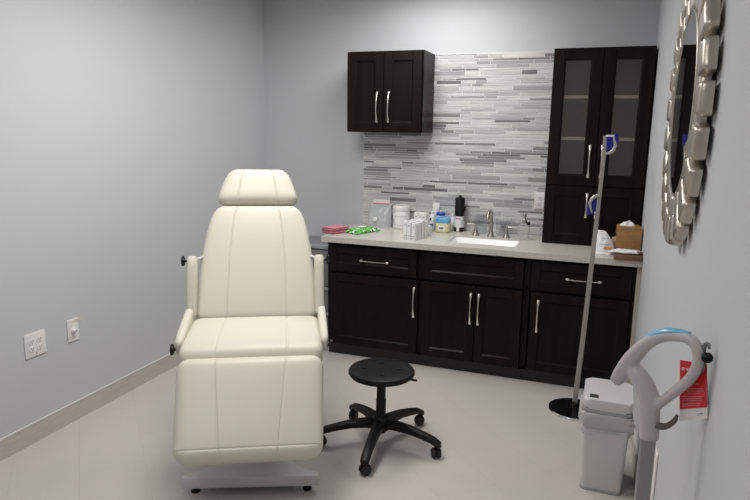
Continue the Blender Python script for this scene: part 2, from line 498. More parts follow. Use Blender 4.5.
# countertop with sink cut-out
def countertop():
    t = thing('countertop', 'pale quartz countertop with undermount sink on the dark base cabinets', 'countertop', (1.96, -.37, CT))
    x0, x1, y0, y1 = .868, 3.0505, -.7365, -.009
    sx0, sx1, sy0, sy1 = 1.776, 2.256, -.578, -.296
    bm = bmesh.new()
    hole = rrect(sx0, sx1, sy0, sy1, .03, 5)
    def ring(z, pts): return [bm.verts.new((x - 1.96, y + .37, z)) for x, y in pts]
    # outer polygon resampled to match the hole's corners
    outer = []
    n = len(hole)
    for (x, y) in hole:
        ax, ay = (x - (sx0 + sx1) / 2) / ((sx1 - sx0) / 2), (y - (sy0 + sy1) / 2) / ((sy1 - sy0) / 2)
        outer.append((x1 if ax > .9 and abs(ax) >= 0 else x0 if ax < -.9 else x, y1 if ay > 0 else y0))
    corner = n // 4
    outer = []
    seq = [(x1, y1), (x0, y1), (x0, y0), (x1, y0)]
    for c in range(4): outer += [seq[c]] * corner
    # top and bottom faces as fans between hole arcs and slab corners
    for z, flip in ((0, False), (-.040, True)):
        hv = ring(z, hole); cv = ring(z, seq)
        for c in range(4):
            arc = hv[c * corner:(c + 1) * corner]
            for i in range(corner - 1): bm.faces.new((cv[c], arc[i], arc[i + 1]))
            nx = hv[((c + 1) * corner) % n]
            bm.faces.new((cv[c], arc[-1], nx, cv[(c + 1) % 4]))
    bmesh.ops.remove_doubles(bm, verts=bm.verts, dist=1e-6)
    # walls
    for pts in (hole, seq):
        a, b = ring(0, pts), ring(-.040, pts)
        for i in range(len(pts)): bm.faces.new((a[i], a[(i + 1) % len(pts)], b[(i + 1) % len(pts)], b[i]))
    bmesh.ops.remove_doubles(bm, verts=bm.verts, dist=1e-5)
    obj('slab', bm, 'quartz', t, smooth=False)
    # basin
    bm = bmesh.new()
    prev = None
    for r_, dz, s in ((.03, -.008, -.0012), (.03, -.013, -.004), (.04, -.050, -.016), (.05, -.090, -.034), (.06, -.112, -.055), (.05, -.118, -.085)):
        pts = rrect(sx0 - s, sx1 + s, sy0 - s, sy1 + s, r_, 5)
        cur = [bm.verts.new((x - 1.96, y + .37, dz)) for x, y in pts]
        if prev:
            for i in range(len(cur)): bm.faces.new((prev[i], prev[(i + 1) % len(cur)], cur[(i + 1) % len(cur)], cur[i]))
        prev = cur
    bm.faces.new(prev)
    b = obj('sink_basin', bm, 'porcelain', t); b['label'] = 'white undermount sink basin'
    obj('drain', LT([(.001, .002), (.022, .004), (.024, 0)], 20, caps=False), 'nickel', b, loc=(.055, -.07, -.117))
    return t
countertop()

# wall cabinet
def wall_cabinet():
    x0, x1, z0, z1, y = .8986, 1.4962, 1.669, 2.261, -.333
    ox, oz = (x0 + x1) / 2, z0
    t = thing('wall_cabinet', 'dark two-door cabinet hung on the wall over the counter', 'cabinet', (ox, 0, oz))
    obj('carcass', B(x0 - ox, x1 - ox, y + .021, -.0085, 0, z1 - z0, .001, 1), 'espresso', t, smooth=False)
    for a, b, hx in ((x0 + .004, 1.192, 1.148), (1.196, x1 - .010, 1.240)):
        d = obj('door', shaker(a - ox, b - ox, .006, z1 - z0 - .006, y, .066), 'espresso', t, sharp=25)
        obj('handle', pull_bm(.222), 'pull', d, loc=(hx - ox, y, 1.853 - oz))['label'] = 'bowed nickel pull'
wall_cabinet()

# tall cabinet with frosted doors
def tall_cabinet():
    x0, x1, z0, z1, y = 2.4057, 3.0405, CT + .001, 2.2436, -.328
    ox = (x0 + x1) / 2
    t = thing('tall_cabinet', 'tall dark cabinet with frosted glass doors standing on the countertop', 'cabinet', (ox, 0, z0))
    h = z1 - z0
    bm = bmesh.new(); yf = y + .021
    a, b = x0 - ox, x1 - ox
    for q in ((a, a + .019, yf, -.0085, 0, h), (b - .019, b, yf, -.0085, 0, h), (a, b, yf, -.0085, h - .019, h), (a, b, yf, -.0085, 0, .019),
              (a, b, yf, -.0085, .395, .414), (-.012, .012, yf, yf + .019, 0, h)):
        box(bm, *q)
    obj('carcass', bm, 'espresso', t, smooth=False)
    obj('back_panel', B(a + .019, b - .019, -.028, -.0225, .02, h - .02), 'cab_in', t, smooth=False)
    for z, sa, sb in [(q, c0, c1) for q in (1.648, 1.925) for c0, c1 in ((a + .0195, -.0125), (.0125, b - .0195))]:
        obj('shelf', B(sa, sb, yf + .001, -.03, z - z0 - .010, z - z0 + .010), 'shelf', t, smooth=False)['label'] = 'pale shelf seen through the glass'
    mid = 2.727 - ox
    for s, (c, d) in enumerate(((a + .003, mid - .002), (mid + .002, b - .003))):
        dr = obj('door', shaker(c, d, .414, h - .004, y, .070, pane=True), 'espresso', t, sharp=25); dr['label'] = 'tall frosted glass door'
        obj('glass_pane', B(c + .068, d - .068, y + .010, y + .014, .48, h - .072), 'frost', dr, smooth=False)
        obj('handle', pull_bm(.218), 'pull', dr, loc=((2.683 if s == 0 else 2.762) - ox, y, 1.497 - z0))['label'] = 'bowed nickel pull'
        lo = obj('door', shaker(c, d, .006, .408, y, .066), 'espresso', t, sharp=25); lo['label'] = 'short solid lower door'
        obj('handle', pull_bm(.165), 'pull', lo, loc=((2.689 if s == 0 else 2.752) - ox, y, 1.195 - z0))['label'] = 'bowed nickel pull'
tall_cabinet()

# ------------------------------------------------------------------ wall plates
def plate(name, label, w, h, loc, rz, kind):
    """lies in local xz facing -y"""
    t = thing(name, label, 'wall plate' if kind != 'duplex' else 'outlet', loc, rz)
    bm = bmesh.new(); prism(bm, rrect(-w / 2, w / 2, -h / 2, h / 2, .004, 3), 0, .007, .003, 2)
    bmesh.ops.rotate(bm, verts=bm.verts, cent=(0, 0, 0), matrix=Matrix.Rotation(R(90), 3, 'X'))
    obj('cover_plate', bm, 'plate', t)
    def receptacle(x, z):
        bm = bmesh.new(); prism(bm, rrect(-.0165, .0165, -.014, .014, .010, 5), 0, .003, .0008, 1)
        bmesh.ops.rotate(bm, verts=bm.verts, cent=(0, 0, 0), matrix=Matrix.Rotation(R(90), 3, 'X'))
        r = obj('receptacle', bm, 'plate', t, loc=(x, -.0065, z))
        bm = bmesh.new()
        for sx in (-.0065, .0065): box(bm, sx - .0012, sx + .0012, -.0034, -.0028, -.001, .008)
        lathe(bm, [(.0028, 0), (.0028, .0006)], 10)
        o = obj('slot', bm, 'slot', r)
        for v in o.data.vertices:
            if abs(v.co.y) < .0029 and -.003 < v.co.z < .0007 and abs(v.co.x) < .0029:
                x_, y_, z_ = v.co; v.co = (x_, -.0028 - z_, y_ - .007)
    if kind == 'quad':
        for x in (-.024, .024):
            for z in (-.021, .021): receptacle(x, z)
        obj('screw', LT([(.003, 0), (.0028, .001)], 10), 'slot', t, loc=(0, -.0066, -.05), rot=(R(90), 0, 0))
    if kind == 'duplex':
        for z in (-.021, .021): receptacle(0, z)
    if kind == 'knob':
        obj('dial', LT([(.017, 0), (.016, .006), (.011, .008), (.010, .020), (.008, .021)], 24), 'plate', t, loc=(0, -.0065, -.002), rot=(R(90), 0, 0))
        obj('dial_centre', LT([(.004, 0), (.004, .001)], 12), 'slot', t, loc=(0, -.0275, -.002), rot=(R(90), 0, 0))
        bm = bmesh.new()
        prism(bm, [(-.006, .047), (.052, .044), (.058, .050), (.050, .061), (-.004, .060)], 0, .0012)
        bmesh.ops.rotate(bm, verts=bm.verts, cent=(0, 0, 0), matrix=Matrix.Rotation(R(90), 3, 'X'))
        obj('tape', bm, 'yellow_tape', t, loc=(0, -.0072, 0))['label'] = 'strip of yellowed tape'
    return t
plate('outlet_plate', 'wide white plate with four receptacles low on the left wall', .131, .131, (0, -2.481, .538), R(90), 'quad')
plate('dimmer_plate', 'narrow white plate with round dial and yellow tape on the left wall', .080, .130, (0, -2.226, .539), R(90), 'knob')
plate('wall_outlet', 'white duplex outlet on the mosaic tile beside the tall dark cabinet', .074, .128, (2.344, -.0085, 1.179), 0, 'duplex')
plate('wall_cover_plate', 'white wall plate low on the right wall behind the mop handle', .080, .250, (XR - .0005, -2.463, .405), R(-90), 'blank')

# ------------------------------------------------------------------ treatment chair
def treatment_chair():
    t = thing('treatment_chair', 'cream upholstered reclining treatment chair on white metal base', 'chair', (1.356, -2.528, 0), R(27.5))
    # seat: y runs from the front edge to the back
    TS = .105; TZ = .668
    def seat_map(x, y, z):
        v = y / .47
        drop = .022 * max(0., 1 - v / .28) ** 2           # waterfall front edge
        return V((x, .005 + y, TZ + z - drop + .004 * v))
    obj('seat', cushion(lambda v: .325 - .003 * v, .47, TS, .034, seat_map, rc=.05, puff=.010, seam=lambda v: .50 - .02 * v), 'cream', t, sharp=60)
    def panel(y0, z0, ang):
        c, s = math.cos(R(ang)), math.sin(R(ang))
        # local y runs along the panel, z out of its face (face looks toward -Y / up)
        return lambda x, y, z: V((x, y0 + y * c - z * s, z0 + y * s + z * c))
    th = 62
    bmap = panel(.520, .676, th)
    def bw(v):
        return .322 - .030 * v - .058 * v ** 3 - .022 * max(0, (v - .85) / .15) ** 2
    obj('backrest', cushion(bw, .652, .095, .036, bmap, rc=.05, puff=.012, seam=lambda v: .49), 'cream', t, sharp=60)
    hmap = panel(.520 + .656 * math.cos(R(th)), .676 + .656 * math.sin(R(th)), th)
    def hww(v):
        return .232 * (1 - .26 * v - .08 * v ** 4) - .02 * max(0, 1 - v / .18) ** 2
    obj('headrest', cushion(hww, .216, .10, .038, hmap, rc=.055, puff=.014, seam=lambda v: .48), 'cream', t, sharp=60)
    # leg rest: y from the top hinge downward
    ang = -50
    c, s = math.cos(R(50)), math.sin(R(50))
    def lmap(x, y, z):
        return V((x, -.012 - y * c - (z - .045) * s, .690 - y * s + (z - .045) * c))
    obj('leg_rest', cushion(lambda v: .326 - .016 * v, .455, .105, .042, lmap, rc=.06, puff=.010, seam=lambda v: .49 - .11 * v, stitch=(.89,)), 'cream', t, sharp=60)
    # arm rests: an upright pad beside the back and a sloping pad beside the seat
    for sg in (-1, 1):
        x = sg * .328
        obj('arm_pad', SW([(x, .470, .735), (x, .480, .770), (x, .520, .89), (x, .548, .975), (x, .562, 1.012), (x, .566, 1.022)],
                          [(.022, .034), (.024, .038), (.025, .040), (.025, .040), (.024, .038), (.020, .032)], n=24, up=V((0, 1, 0)), square=.75), 'cream', t, sharp=60)
        x2 = sg * .336
        obj('side_pad', SW([(x2, .505, .752), (x2, .490, .748), (x2, .44, .732), (x2, .32, .710), (x2, .18, .688), (x2, .135, .680), (x2, .120, .676)],
                           [(.012, .025), (.019, .038), (.021, .046), (.021, .050), (.021, .048), (.017, .040), (.010, .025)], n=20, square=.55), 'cream', t, sharp=60)
        obj('rod', SW([(sg * .270, .690, 1.003), (sg * .330, .575, 1.003), (sg * .372, .560, 1.003)], .007, n=10), 'base_white', t)
        obj('rod', SW([(sg * .27, .14, .672), (sg * .378, .14, .672)], .006, n=10), 'chrome', t)
        def knob(y, z, xo=.356):
            bm = bmesh.new(); lathe(bm, [(.006, 0), (.008, .010), (.021, .012), (.023, .018), (.021, .026), (.008, .028)], 16)
            for k in range(5):
                a = 2 * math.pi * k / 5; lathe(bm, [(.006, .0125), (.0075, .016), (.0065, .0255)], 8, cx=.020 * math.cos(a), cy=.020 * math.sin(a))
            obj('knob', bm, 'black', t, loc=(sg * xo, y, z), rot=(0, sg * R(90), 0))
        knob(.560, 1.003); knob(.140, .672, .350)
    # frame below the cushions
    bm = B(-.24, .24, .06, .44, .560, .604, .004, 1)
    box(bm, -.20, .20, .44, .56, .57, .60, .004, 1)
    obj('seat_frame', bm, 'base_white', t)
    obj('back_frame', SW([(0, .55, .64), (0, .60, .70), (0, .80, 1.10)], (.15, .012), n=8, up=V((0, 1, 0)), square=.8), 'base_white', t)
    # plinth column
    bm = bmesh.new(); prism(bm, rrect(-.13, .13, .20, .48, .03), .085, .562, .004)
    obj('column', bm, 'base_white', t, sharp=50)
    # hourglass floor base
    out = []
    N = 24
    for i in range(N + 1):
        v = i / N; y = -.005 + .78 * v
        w = .135 + .175 * min(1, max(0, (abs(v - .46) - .10) / .36)) ** 2.0
        if v < .07 or v > .93: w = .315
        out.append((w, y))
    outline = out + [(-w, y) for w, y in reversed(out)]
    bm = bmesh.new(); prism(bm, outline, .034, .088, .004)
    bs = obj('base', bm, 'base_white', t, sharp=30); bs.rotation_euler = (0, 0, R(-3.5)); bs.location = (-.016, 0, 0)
    for x, y in ((-.262, .03), (.262, .03), (-.262, .74), (.262, .74)):
        obj('levelling_foot', LT([(.022, 0), (.022, .006), (.010, .010), (.008, .014), (.008, .026), (.013, .027), (.013, .036)], 16), 'black', t, loc=(-.016 + x * math.cos(R(4)) + y * math.sin(R(4)), y * math.cos(R(4)) - x * math.sin(R(4)), .0))
treatment_chair()

# ------------------------------------------------------------------ rolling stool
def stool():
    t = thing('rolling_stool', 'black round swivel stool on five casters', 'stool', (1.748, -1.862, 0))
    bm = LT([(.001, .396), (.150, .396), (.170, .401), (.178, .412), (.178, .420), (.172, .430), (.155, .435), (.10, .4335), (.001, .432)], 56, caps=False)
    s = obj('seat', bm, 'black_soft', t)
    for k in range(4):
        a = R(20 + 90 * k); obj('stud', LT([(.011, 0), (.010, .005), (.004, .007)], 14), 'black', s, loc=(.095 * math.cos(a), .085 * math.sin(a), .433))
    obj('seat_plate', B(-.08, .08, -.08, .08, .382, .396, .003), 'black', t)
    obj('gas_lift', LT([(.0245, .20), (.0245, .383)], 20), 'black', t)
    obj('pole', LT([(.027, .07), (.027, .26), (.0248, .265)], 24), 'black', t)
    obj('lever', SW([(.06, .03, .380), (.13, .055, .376), (.158, .066, .368), (.178, .074, .365)], [(.005, .005), (.005, .005), (.012, .006), (.010, .005)], n=10), 'black', t)
    obj('hub', LT([(.030, .080), (.046, .088), (.050, .11), (.046, .150), (.035, .165)], 28), 'black', t)
    for k in range(5):
        a = R((-84, -6, 65, 139, 206)[k]); d = V((math.cos(a), math.sin(a), 0))
        pts = [d * .03 + V((0, 0, .122)), d * .08 + V((0, 0, .126)), d * .16 + V((0, 0, .122)), d * .25 + V((0, 0, .106)), d * .305 + V((0, 0, .092)), d * .336 + V((0, 0, .076)), d * .342 + V((0, 0, .060))]
        obj('leg', SW(pts, [(.032, .030), (.030, .027), (.027, .023), (.025, .019), (.025, .017), (.024, .014), (.018, .009)], n=14, square=.4), 'black', t)
        # caster under the end of the leg
        p = d * .324; ca = a + R(40)
        c = obj('caster', LT([(.006, .050), (.006, .082)], 10), 'black', t, loc=p)
        bm = bmesh.new()
        for sx in (-1, 1):
            w = LT([(.010, 0), (.024, .002), (.0275, .007), (.0275, .014), (.024, .018), (.010, .019)], 24)
            me = bpy.data.meshes.new('w'); w.to_mesh(me); w.free()
            for v in me.vertices:
                x, y, z = v.co; v.co = ((sx * (.004 + z)), y, x + .0278)
            bm.from_mesh(me)
        bmesh.ops.rotate(bm, verts=bm.verts, cent=(0, 0, 0), matrix=Matrix.Rotation(ca, 3, 'Z'))
        obj('wheel', bm, 'rubber', c)
        bm = bmesh.new()
        lathe(bm, [(.030, -.0035), (.031, 0), (.030, .0035)], 20)
        for v in bm.verts:
            x, y, z = v.co; v.co = (z, y, max(x, -.012) + .029)
        bmesh.ops.rotate(bm, verts=bm.verts, cent=(0, 0, 0), matrix=Matrix.Rotation(ca, 3, 'Z'))
        obj('caster_housing', bm, 'black', c)
stool()

# ------------------------------------------------------------------ pole stand
def pole_stand():
    bx, by = 2.722, -1.03
    t = thing('pole_stand', 'thin grey pole stand on black chrome disc, leaning before the cabinets', 'stand', (bx, by, 0))
    obj('base_disc', LT([(.150, 0), (.152, .006), (.148, .014), (.10, .022), (.04, .028), (.018, .034), (.016, .05)], 56), 'disc', t)
    obj('rim', LT([(.150, .0005), (.1535, .002), (.1535, .007), (.151, .011), (.149, .0135)], 56, caps=False), 'chrome', t)
    def w(x, z, y=-1.0): return V((x - bx, y - by, z))
    pts = [V((.003, .03, .03)), w(2.743, .45), w(2.757, .90), w(2.767, 1.245), w(2.772, 1.42), w(2.775, 1.535), w(2.776, 1.60), w(2.772, 1.672)]
    obj('pole', SW(pts, [(.016, .010), (.015, .009), (.014, .009), (.012, .008), (.011, .008), (.011, .008), (.011, .008), (.009, .007)], n=12, up=V((0, 1, 0)), square=.5), 'grey_bar', t, sharp=50)
    def clip(flip, ox, oz):
        s = -1 if flip else 1
        arm = [(0, -.052), (.012, -.058), (.030, -.055), (.046, -.040), (.056, -.015), (.050, .010), (.044, .030), (.040, .042)]
        c = obj('clip', SW([w(ox + s * x, oz + s * z, -1.012) for x, z in arm], [(.006, .008), (.008, .009), (.010, .010), (.011, .010), (.009, .009), (.007, .008), (.005, .006), (.003, .004)], n=12, up=V((0, 1, 0))), 'clip_grey', t)
        bm = bmesh.new(); o = [(.000, .045), (.072, .056), (.072, .010), (.054, -.034), (.024, -.050), (.008, -.034)]
        prism(bm, [(ox - bx + s * x, oz + s * z) for x, z in o], -.012, .012, .005)
        for v in bm.verts:
            x, y, z = v.co; v.co = (x, -1.0 - by + .006 + z, y)
        obj('clip_cup', bm, 'blue_plastic', c, sharp=50)['label'] = 'deep blue cup'
        bm = bmesh.new(); box(bm, ox - bx + s * .012 - .012, ox - bx + s * .035 + .012, -1.0 - by - .020, -1.0 - by + .004, oz + s * .040 - .005, oz + s * .040 + .006, .003)
        obj('clip_pad', bm, 'white_plastic', c)
    clip(False, 2.776, 1.632)
    clip(True, 2.776, 1.272)
pole_stand()

# ------------------------------------------------------------------ waste bin
def waste_bin():
    t = thing('waste_bin', 'slim white waste bin with bag liner against the right wall', 'bin', (2.886, -1.800, 0), R(-1))
    hx, hy = .103, .132
    bm = bmesh.new(); prev = None
    for z, s in ((.014, 0), (.30, .012), (.402, .015)):
        pts = rrect(-hx + .012 - s, hx - .012 + s, -hy + .010 - s, hy - .010 + s, .022, 6)
        cur = [bm.verts.new((x, y, z)) for x, y in pts]
        if prev:
            for i in range(len(cur)): bm.faces.new((prev[i], prev[(i + 1) % len(cur)], cur[(i + 1) % len(cur)], cur[i]))
        else: bm.faces.new(cur)
        prev = cur
    obj('body', bm, 'bin_plastic', t)
    bm = bmesh.new(); prism(bm, rrect(-hx + .009, hx - .009, -hy + .007, hy - .007, .024), .0, .016, .003); obj('foot_band', bm, 'lid_grey', t)
    bm = bmesh.new(); prism(bm, rrect(-hx - .006, hx + .006, -hy - .004, hy + .004, .028), .402, .420, .003); obj('rim', bm, 'lid_grey', t)
    bm = bmesh.new(); prism(bm, rrect(-hx - .007, hx + .007, -hy - .005, hy + .005, .030, 8), .4205, .470, .012, 4)
    for v in bm.verts:
        if v.co.z > .44: v.co.z += .010 * (v.co.y + .05) * 1.2
    l = obj('lid', bm, 'bin_plastic', t)
    obj('sensor_window', B(-.082, -.042, -.112, -.070, .456, .4708, .002), 'ink_black', l)['label'] = 'small black sensor window'
    # bag collar
    bm = bmesh.new(); rnd = random.Random(3); rings = []
    N = 120
    base = rrect(-hx - .004, hx + .004, -hy - .003, hy + .003, .026, 29)
    for k in range(11):
        f = k / 10; ring = []
        for i, (x, y) in enumerate(base):
            a = i / len(base)
            hem = .085 + .022 * math.sin(a * 2 * math.pi * 3 + 1) + .014 * noise.noise(V((x * 30, y * 30, 2)))
            if x > hx * .7: hem += .15 * max(0, noise.noise(V((y * 12, 5, 1))) + .35)
            z = .403 - hem * f
            out = .004 + .012 * math.sin(math.pi * min(1, f * .9)) + .016 * noise.noise(V((x * 45, y * 45, f * 3.5))) * (.35 + f) + .010 * noise.noise(V((x * 110, y * 110, f * 7)))
            d = V((x, y)); d = V((x / hx, y / hy * .6)); d.normalize()
            ring.append(bm.verts.new((x + d.x * out, y + d.y * out, z)))
        rings.append(ring)
    for a, b in zip(rings, rings[1:]):
        for i in range(len(a)): bm.faces.new((a[i], a[(i + 1) % len(a)], b[(i + 1) % len(a)], b[i]))
    obj('bag_liner', bm, 'film', t, sharp=70)['label'] = 'crumpled translucent bag liner folded over the rim'
waste_bin()

# ------------------------------------------------------------------ steam mop
def steam_mop():
    O = V((2.94, -3.22, 0))
    t = thing('steam_mop', 'pale grey upright steam mop with loop handle at the right wall', 'steam mop', O)
    A = lambda l: [V(p) - O for p in l]
    up = V((0, 1, 0))
    bm = bmesh.new()
    loop = A([(2.850, -3.172, 1.046), (2.862, -3.181, 1.07), (2.882, -3.196, 1.124), (2.911, -3.218, 1.177), (2.941, -3.239, 1.207), (2.971, -3.261, 1.219), (2.998, -3.281, 1.223), (3.014, -3.294, 1.207), (3.019, -3.298, 1.186), (3.018, -3.294, 1.155), (3.006, -3.28, 1.117), (2.977, -3.255, 1.069), (2.955, -3.238, 1.035), (2.942, -3.228, 1.012)])
    sweep(bm, loop, [(.015, .010), (.022, .017), (.022, .017), (.017, .016), (.0145, .015), (.014, .015), (.014, .015), (.0135, .014), (.013, .014), (.013, .014), (.013, .014), (.0125, .013), (.0125, .013), (.012, .012)], n=20, up=up, smooth_path=2)
    sweep(bm, A([(2.881, -3.194, 1.104), (2.898, -3.205, 1.092), (2.919, -3.216, 1.065), (2.933, -3.223, 1.033), (2.938, -3.223, 0.98), (2.94, -3.222, 0.928)]), [(.016, .014), (.024, .019), (.026, .021), (.025, .022), (.024, .022), (.024, .022)], n=20, up=up, smooth_path=2)
    h = obj('handle', bm, 'mop', t, sharp=70)
    md = h.modifiers.new('blend', 'REMESH'); md.mode = 'VOXEL'; md.voxel_size = .0035; md.use_smooth_shade = True
    sm = h.modifiers.new('soften', 'SMOOTH'); sm.iterations = 8; sm.factor = .5
    ctr = V((2.955, -3.25, 1.12)) - O
    sp = [p + (p - ctr).normalized() * .0125 for p in (loop[1].lerp(loop[2], .75), loop[3], loop[4], loop[5], loop[6].lerp(loop[5], .2))]
    obj('grip_strip', SW(sp, [(.003, .007), (.005, .012), (.006, .0135), (.006, .012), (.003, .007)], n=14, up=up, smooth_path=3), 'sky_blue', h)['label'] = 'sky blue grip strip'
    obj('pole', SW([V((0, 0, .40)), V((-.0015, -.002, .93))], (.019, .017), n=20, up=up, square=.3), 'mop_pole', t)
    # body and mop head below
    obj('water_tank', SW([V((0, 0, .13)), V((0, 0, .16)), V((0, 0, .30)), V((0, 0, .40)), V((0, 0, .43))], [(.030, .025), (.050, .040), (.055, .042), (.045, .036), (.022, .020)], n=24, up=up, square=.3), 'mop', t)
    obj('swivel_joint', SW([V((0, 0, .04)), V((0, 0, .14))], .018, n=16), 'grey_plastic', t)
    bm = bmesh.new(); prism(bm, [(x, y) for x, y in rrect(-.055, .055, -.15, .15, .03)], .012, .048, .010, 3)
    hd = obj('mop_head', bm, 'mop', t)
    bm = bmesh.new(); prism(bm, rrect(-.058, .058, -.155, .155, .03), 0, .0125, .003); obj('mop_pad', bm, 'white_plastic', hd)
    # cord hooks
    obj('cord_hook', SW(A([(3.024, -3.297, 1.150), (3.026, -3.299, 1.178), (3.024, -3.300, 1.200), (3.027, -3.302, 1.219), (3.034, -3.307, 1.222), (3.036, -3.308, 1.210)]), [(.008, .006), (.009, .006), (.007, .005), (.005, .004), (.004, .004), (.003, .003)], n=10, up=up, smooth_path=2), 'grey_plastic', t)
    obj('hook_button', LT([(.012, 0), (.013, .004), (.010, .010)], 18), 'black', t, loc=V((3.032, -3.310, 1.190)) - O, rot=(R(90), 0, R(25)))
    obj('cord_hook', SW(A([(2.952, -3.232, .972), (2.966, -3.242, .975), (2.978, -3.251, .985), (2.990, -3.260, 1.005), (2.992, -3.264, 1.020)]), [(.009, .010), (.009, .009), (.007, .007), (.006, .006), (.004, .004)], n=10, up=up, smooth_path=2), 'bronze', t)
    return t
steam_mop()

def hang_tag():
    # red card hung behind the loop; corners TL, TR, BR, BL
    P = [V((2.989, -3.235, 1.151)), V((3.0385, -3.287, 1.166)), V((3.0485, -3.312, 1.045)), V((3.003, -3.235, .993))]
    t = thing('hang_tag', 'red and white printed card tag hanging from the steam mop handle', 'tag', P[3])
    n = (P[1] - P[0]).cross(P[3] - P[0]).normalized()
    if n.y > 0: n = -n
    O = P[3]
    bl = lambda u, v: (P[3].lerp(P[2], u)).lerp(P[0].lerp(P[1], u), v) - O
    def patch(name, u0, u1, v0, v1, off, m, parent, th=.0008, r=.0):
        bm = bmesh.new(); N = 8
        fr = [[bm.verts.new(bl(u0 + (u1 - u0) * i / N, v0 + (v1 - v0) * j / N) + n * off) for j in range(N + 1)] for i in range(N + 1)]
        for i in range(N):
            for j in range(N): bm.faces.new((fr[i][j], fr[i + 1][j], fr[i + 1][j + 1], fr[i][j + 1]))
        ex = bmesh.ops.extrude_face_region(bm, geom=bm.faces[:])
        for v in ex['geom']:
            if isinstance(v, bmesh.types.BMVert): v.co -= n * th
        return obj(name, bm, m, parent, smooth=False)
    c = patch('card', 0, 1, 0, 1, 0, 'card', t, .001)
    patch('red_panel', .0, 1, .20, 1, .0006, 'red', c, .0005)
    # print: brand line, and small text rows
    ux = (bl(1, .8) - bl(0, .8)).normalized(); uz = n.cross(ux).normalized()
    rot = Matrix((ux, uz, n)).transposed().to_euler()
    q = text('lettering', 'steam-', .0125, 'card', c, bl(.08, .845) + n * .0012, rot, bold=.0004)
    for k, (v, a, b) in enumerate(((.70, .42, .66), (.62, .18, .72), (.535, .30, .86), (.495, .30, .90), (.455, .30, .80), (.40, .10, .86), (.365, .10, .80), (.33, .10, .84), (.275, .10, .80), (.245, .10, .74))):
        patch('text_line', a, b, v, v + .014, .0010, 'pink', c, .0003)
    patch('text_line', .68, .86, .085, .10, .0008, 'print', c, .0003)
    # blue fold behind
    bm = bmesh.new()
    vs = [bm.verts.new(V(p) - O) for p in ((3.030, -3.272, 1.160), (3.0395, -3.285, 1.150), (3.0500, -3.300, 1.075), (3.0420, -3.294, 1.06))]
    bm.faces.new(vs); ex = bmesh.ops.extrude_face_region(bm, geom=bm.faces[:])
    for v in ex['geom']:
        if isinstance(v, bmesh.types.BMVert): v.co -= n * .001
    obj('back_flap', bm, 'sky_blue', t, smooth=False)['label'] = 'blue flap behind the card'
hang_tag()

# ------------------------------------------------------------------ round wall mirror
def mirror():
    cx, cy, cz = XR, -2.45, 1.784
    t = thing('wall_mirror', 'round mirror framed in champagne metal tiles on the right wall', 'mirror', (cx - .0005, cy, cz))
    # local: x into the room is -X ; ring in YZ plane
    def disc(r, x0, x1, n=72):
        bm = bmesh.new(); lathe(bm, [(r, x0), (r, x1)], n)
        for v in bm.verts:
            a, b, c = v.co; v.co = (-c, a, b)
        return bm
    obj('backing_board', disc(.385, 0, .012), 'backing', t)
    obj('mirror_glass', disc(.2985, .0125, .040), 'mirror', t, sharp=30)
    bm = bmesh.new()
    lathe(bm, [(.2988, .020), (.2988, .0415), (.302, .043), (.305, .0415), (.305, .020)], 72, caps=False)
    for v in bm.verts:
        a, b, c = v.co; v.co = (-c, a, b)
    obj('inner_ring', bm, 'champagne', t)
    def tile(r0, r1, wid, d0, d1, a, tw):
        bm = bmesh.new()
        xs = [-1, -.97, -.9, -.8, -.66, -.33, 0, .33, .66, .8, .9, .97, 1]
        def fn(x, y, z):
            q = .34
            px, py = max(-1 + q, min(1 - q, x)), max(-1 + q, min(1 - q, y))
            e = V((x - px, y - py)); m_ = max(abs(e.x), abs(e.y))
            X, Y = x, y
            if e.length > 1e-9:
                k = e.normalized() * m_; X, Y = px + k.x, py + k.y
            h = d0 if z < 0 else d1 + .004 * (1 - .5 * (X * X + Y * Y)) - .014 * max(0, (m_ - .14) / .20) ** 2
            rr = (r0 + r1) / 2 + Y * (r1 - r0) / 2
            return V((-(h + (tw * X if z > 0 else 0)), X * wid / 2 * (.80 + .20 * (rr - r0) / (r1 - r0)), rr))
        bm = grid_box(xs, xs, [-1, 1], fn)
        bmesh.ops.rotate(bm, verts=bm.verts, cent=(0, 0, 0), matrix=Matrix.Rotation(a, 3, 'X'))
        return bm
    n = 24
    for k in range(n):
        a = 2 * math.pi * k / n
        obj('frame_tile', tile(.372, .474, .100, .012, .046, a, .0), 'champagne', t, sharp=50)
    for k in range(n):
        a = 2 * math.pi * (k + .5) / n
        obj('frame_tile', tile(.306, .400, .090, .013, .040, a, 0), 'champagne', t, sharp=50)
mirror()

# ------------------------------------------------------------------ drawer cart beside the counter
def drawer_cart():
    t = thing('drawer_cart', 'smoky grey plastic drawer cart between treatment chair and counter', 'drawer cart', (.655, -.225, 0))
    hx, y0, y1 = .195, -.195, .195
    obj('cabinet_body', B(-hx, hx, y0 + .01, y1, .035, .760, .006), 'cart_grey', t)
    top = obj('top_tray', B(-hx - .006, hx + .006, y0, y1 + .002, .7605, .778, .005, 3), 'cart_grey', t)
    obj('tray_edge', B(-hx - .008, hx + .008, y0 - .014, y0 - .0005, .752, .786, .005, 3), 'cart_light', top)['label'] = 'pale grey front edge'
    for z0, z1 in ((.05, .225), (.24, .435), (.45, .742)):
        d = obj('drawer', B(-hx + .012, hx - .012, y0 - .008, y0 + .02, z0, z1, .008, 3), 'cart_grey', t)
        if z1 < .7: obj('drawer_lip', B(-hx + .006, hx - .006, y0 - .026, y0 - .006, z1 - .014, z1 + .012, .007, 3), 'cart_light', d)['label'] = 'pale grey pull lip'
    for x in (-hx + .03, hx - .03):
        for y in (y0 + .04, y1 - .03):
            obj('caster', LT([(.018, 0), (.020, .012), (.018, .025), (.006, .027), (.006, .036)], 16), 'black', t, loc=(x, y, 0))
drawer_cart()

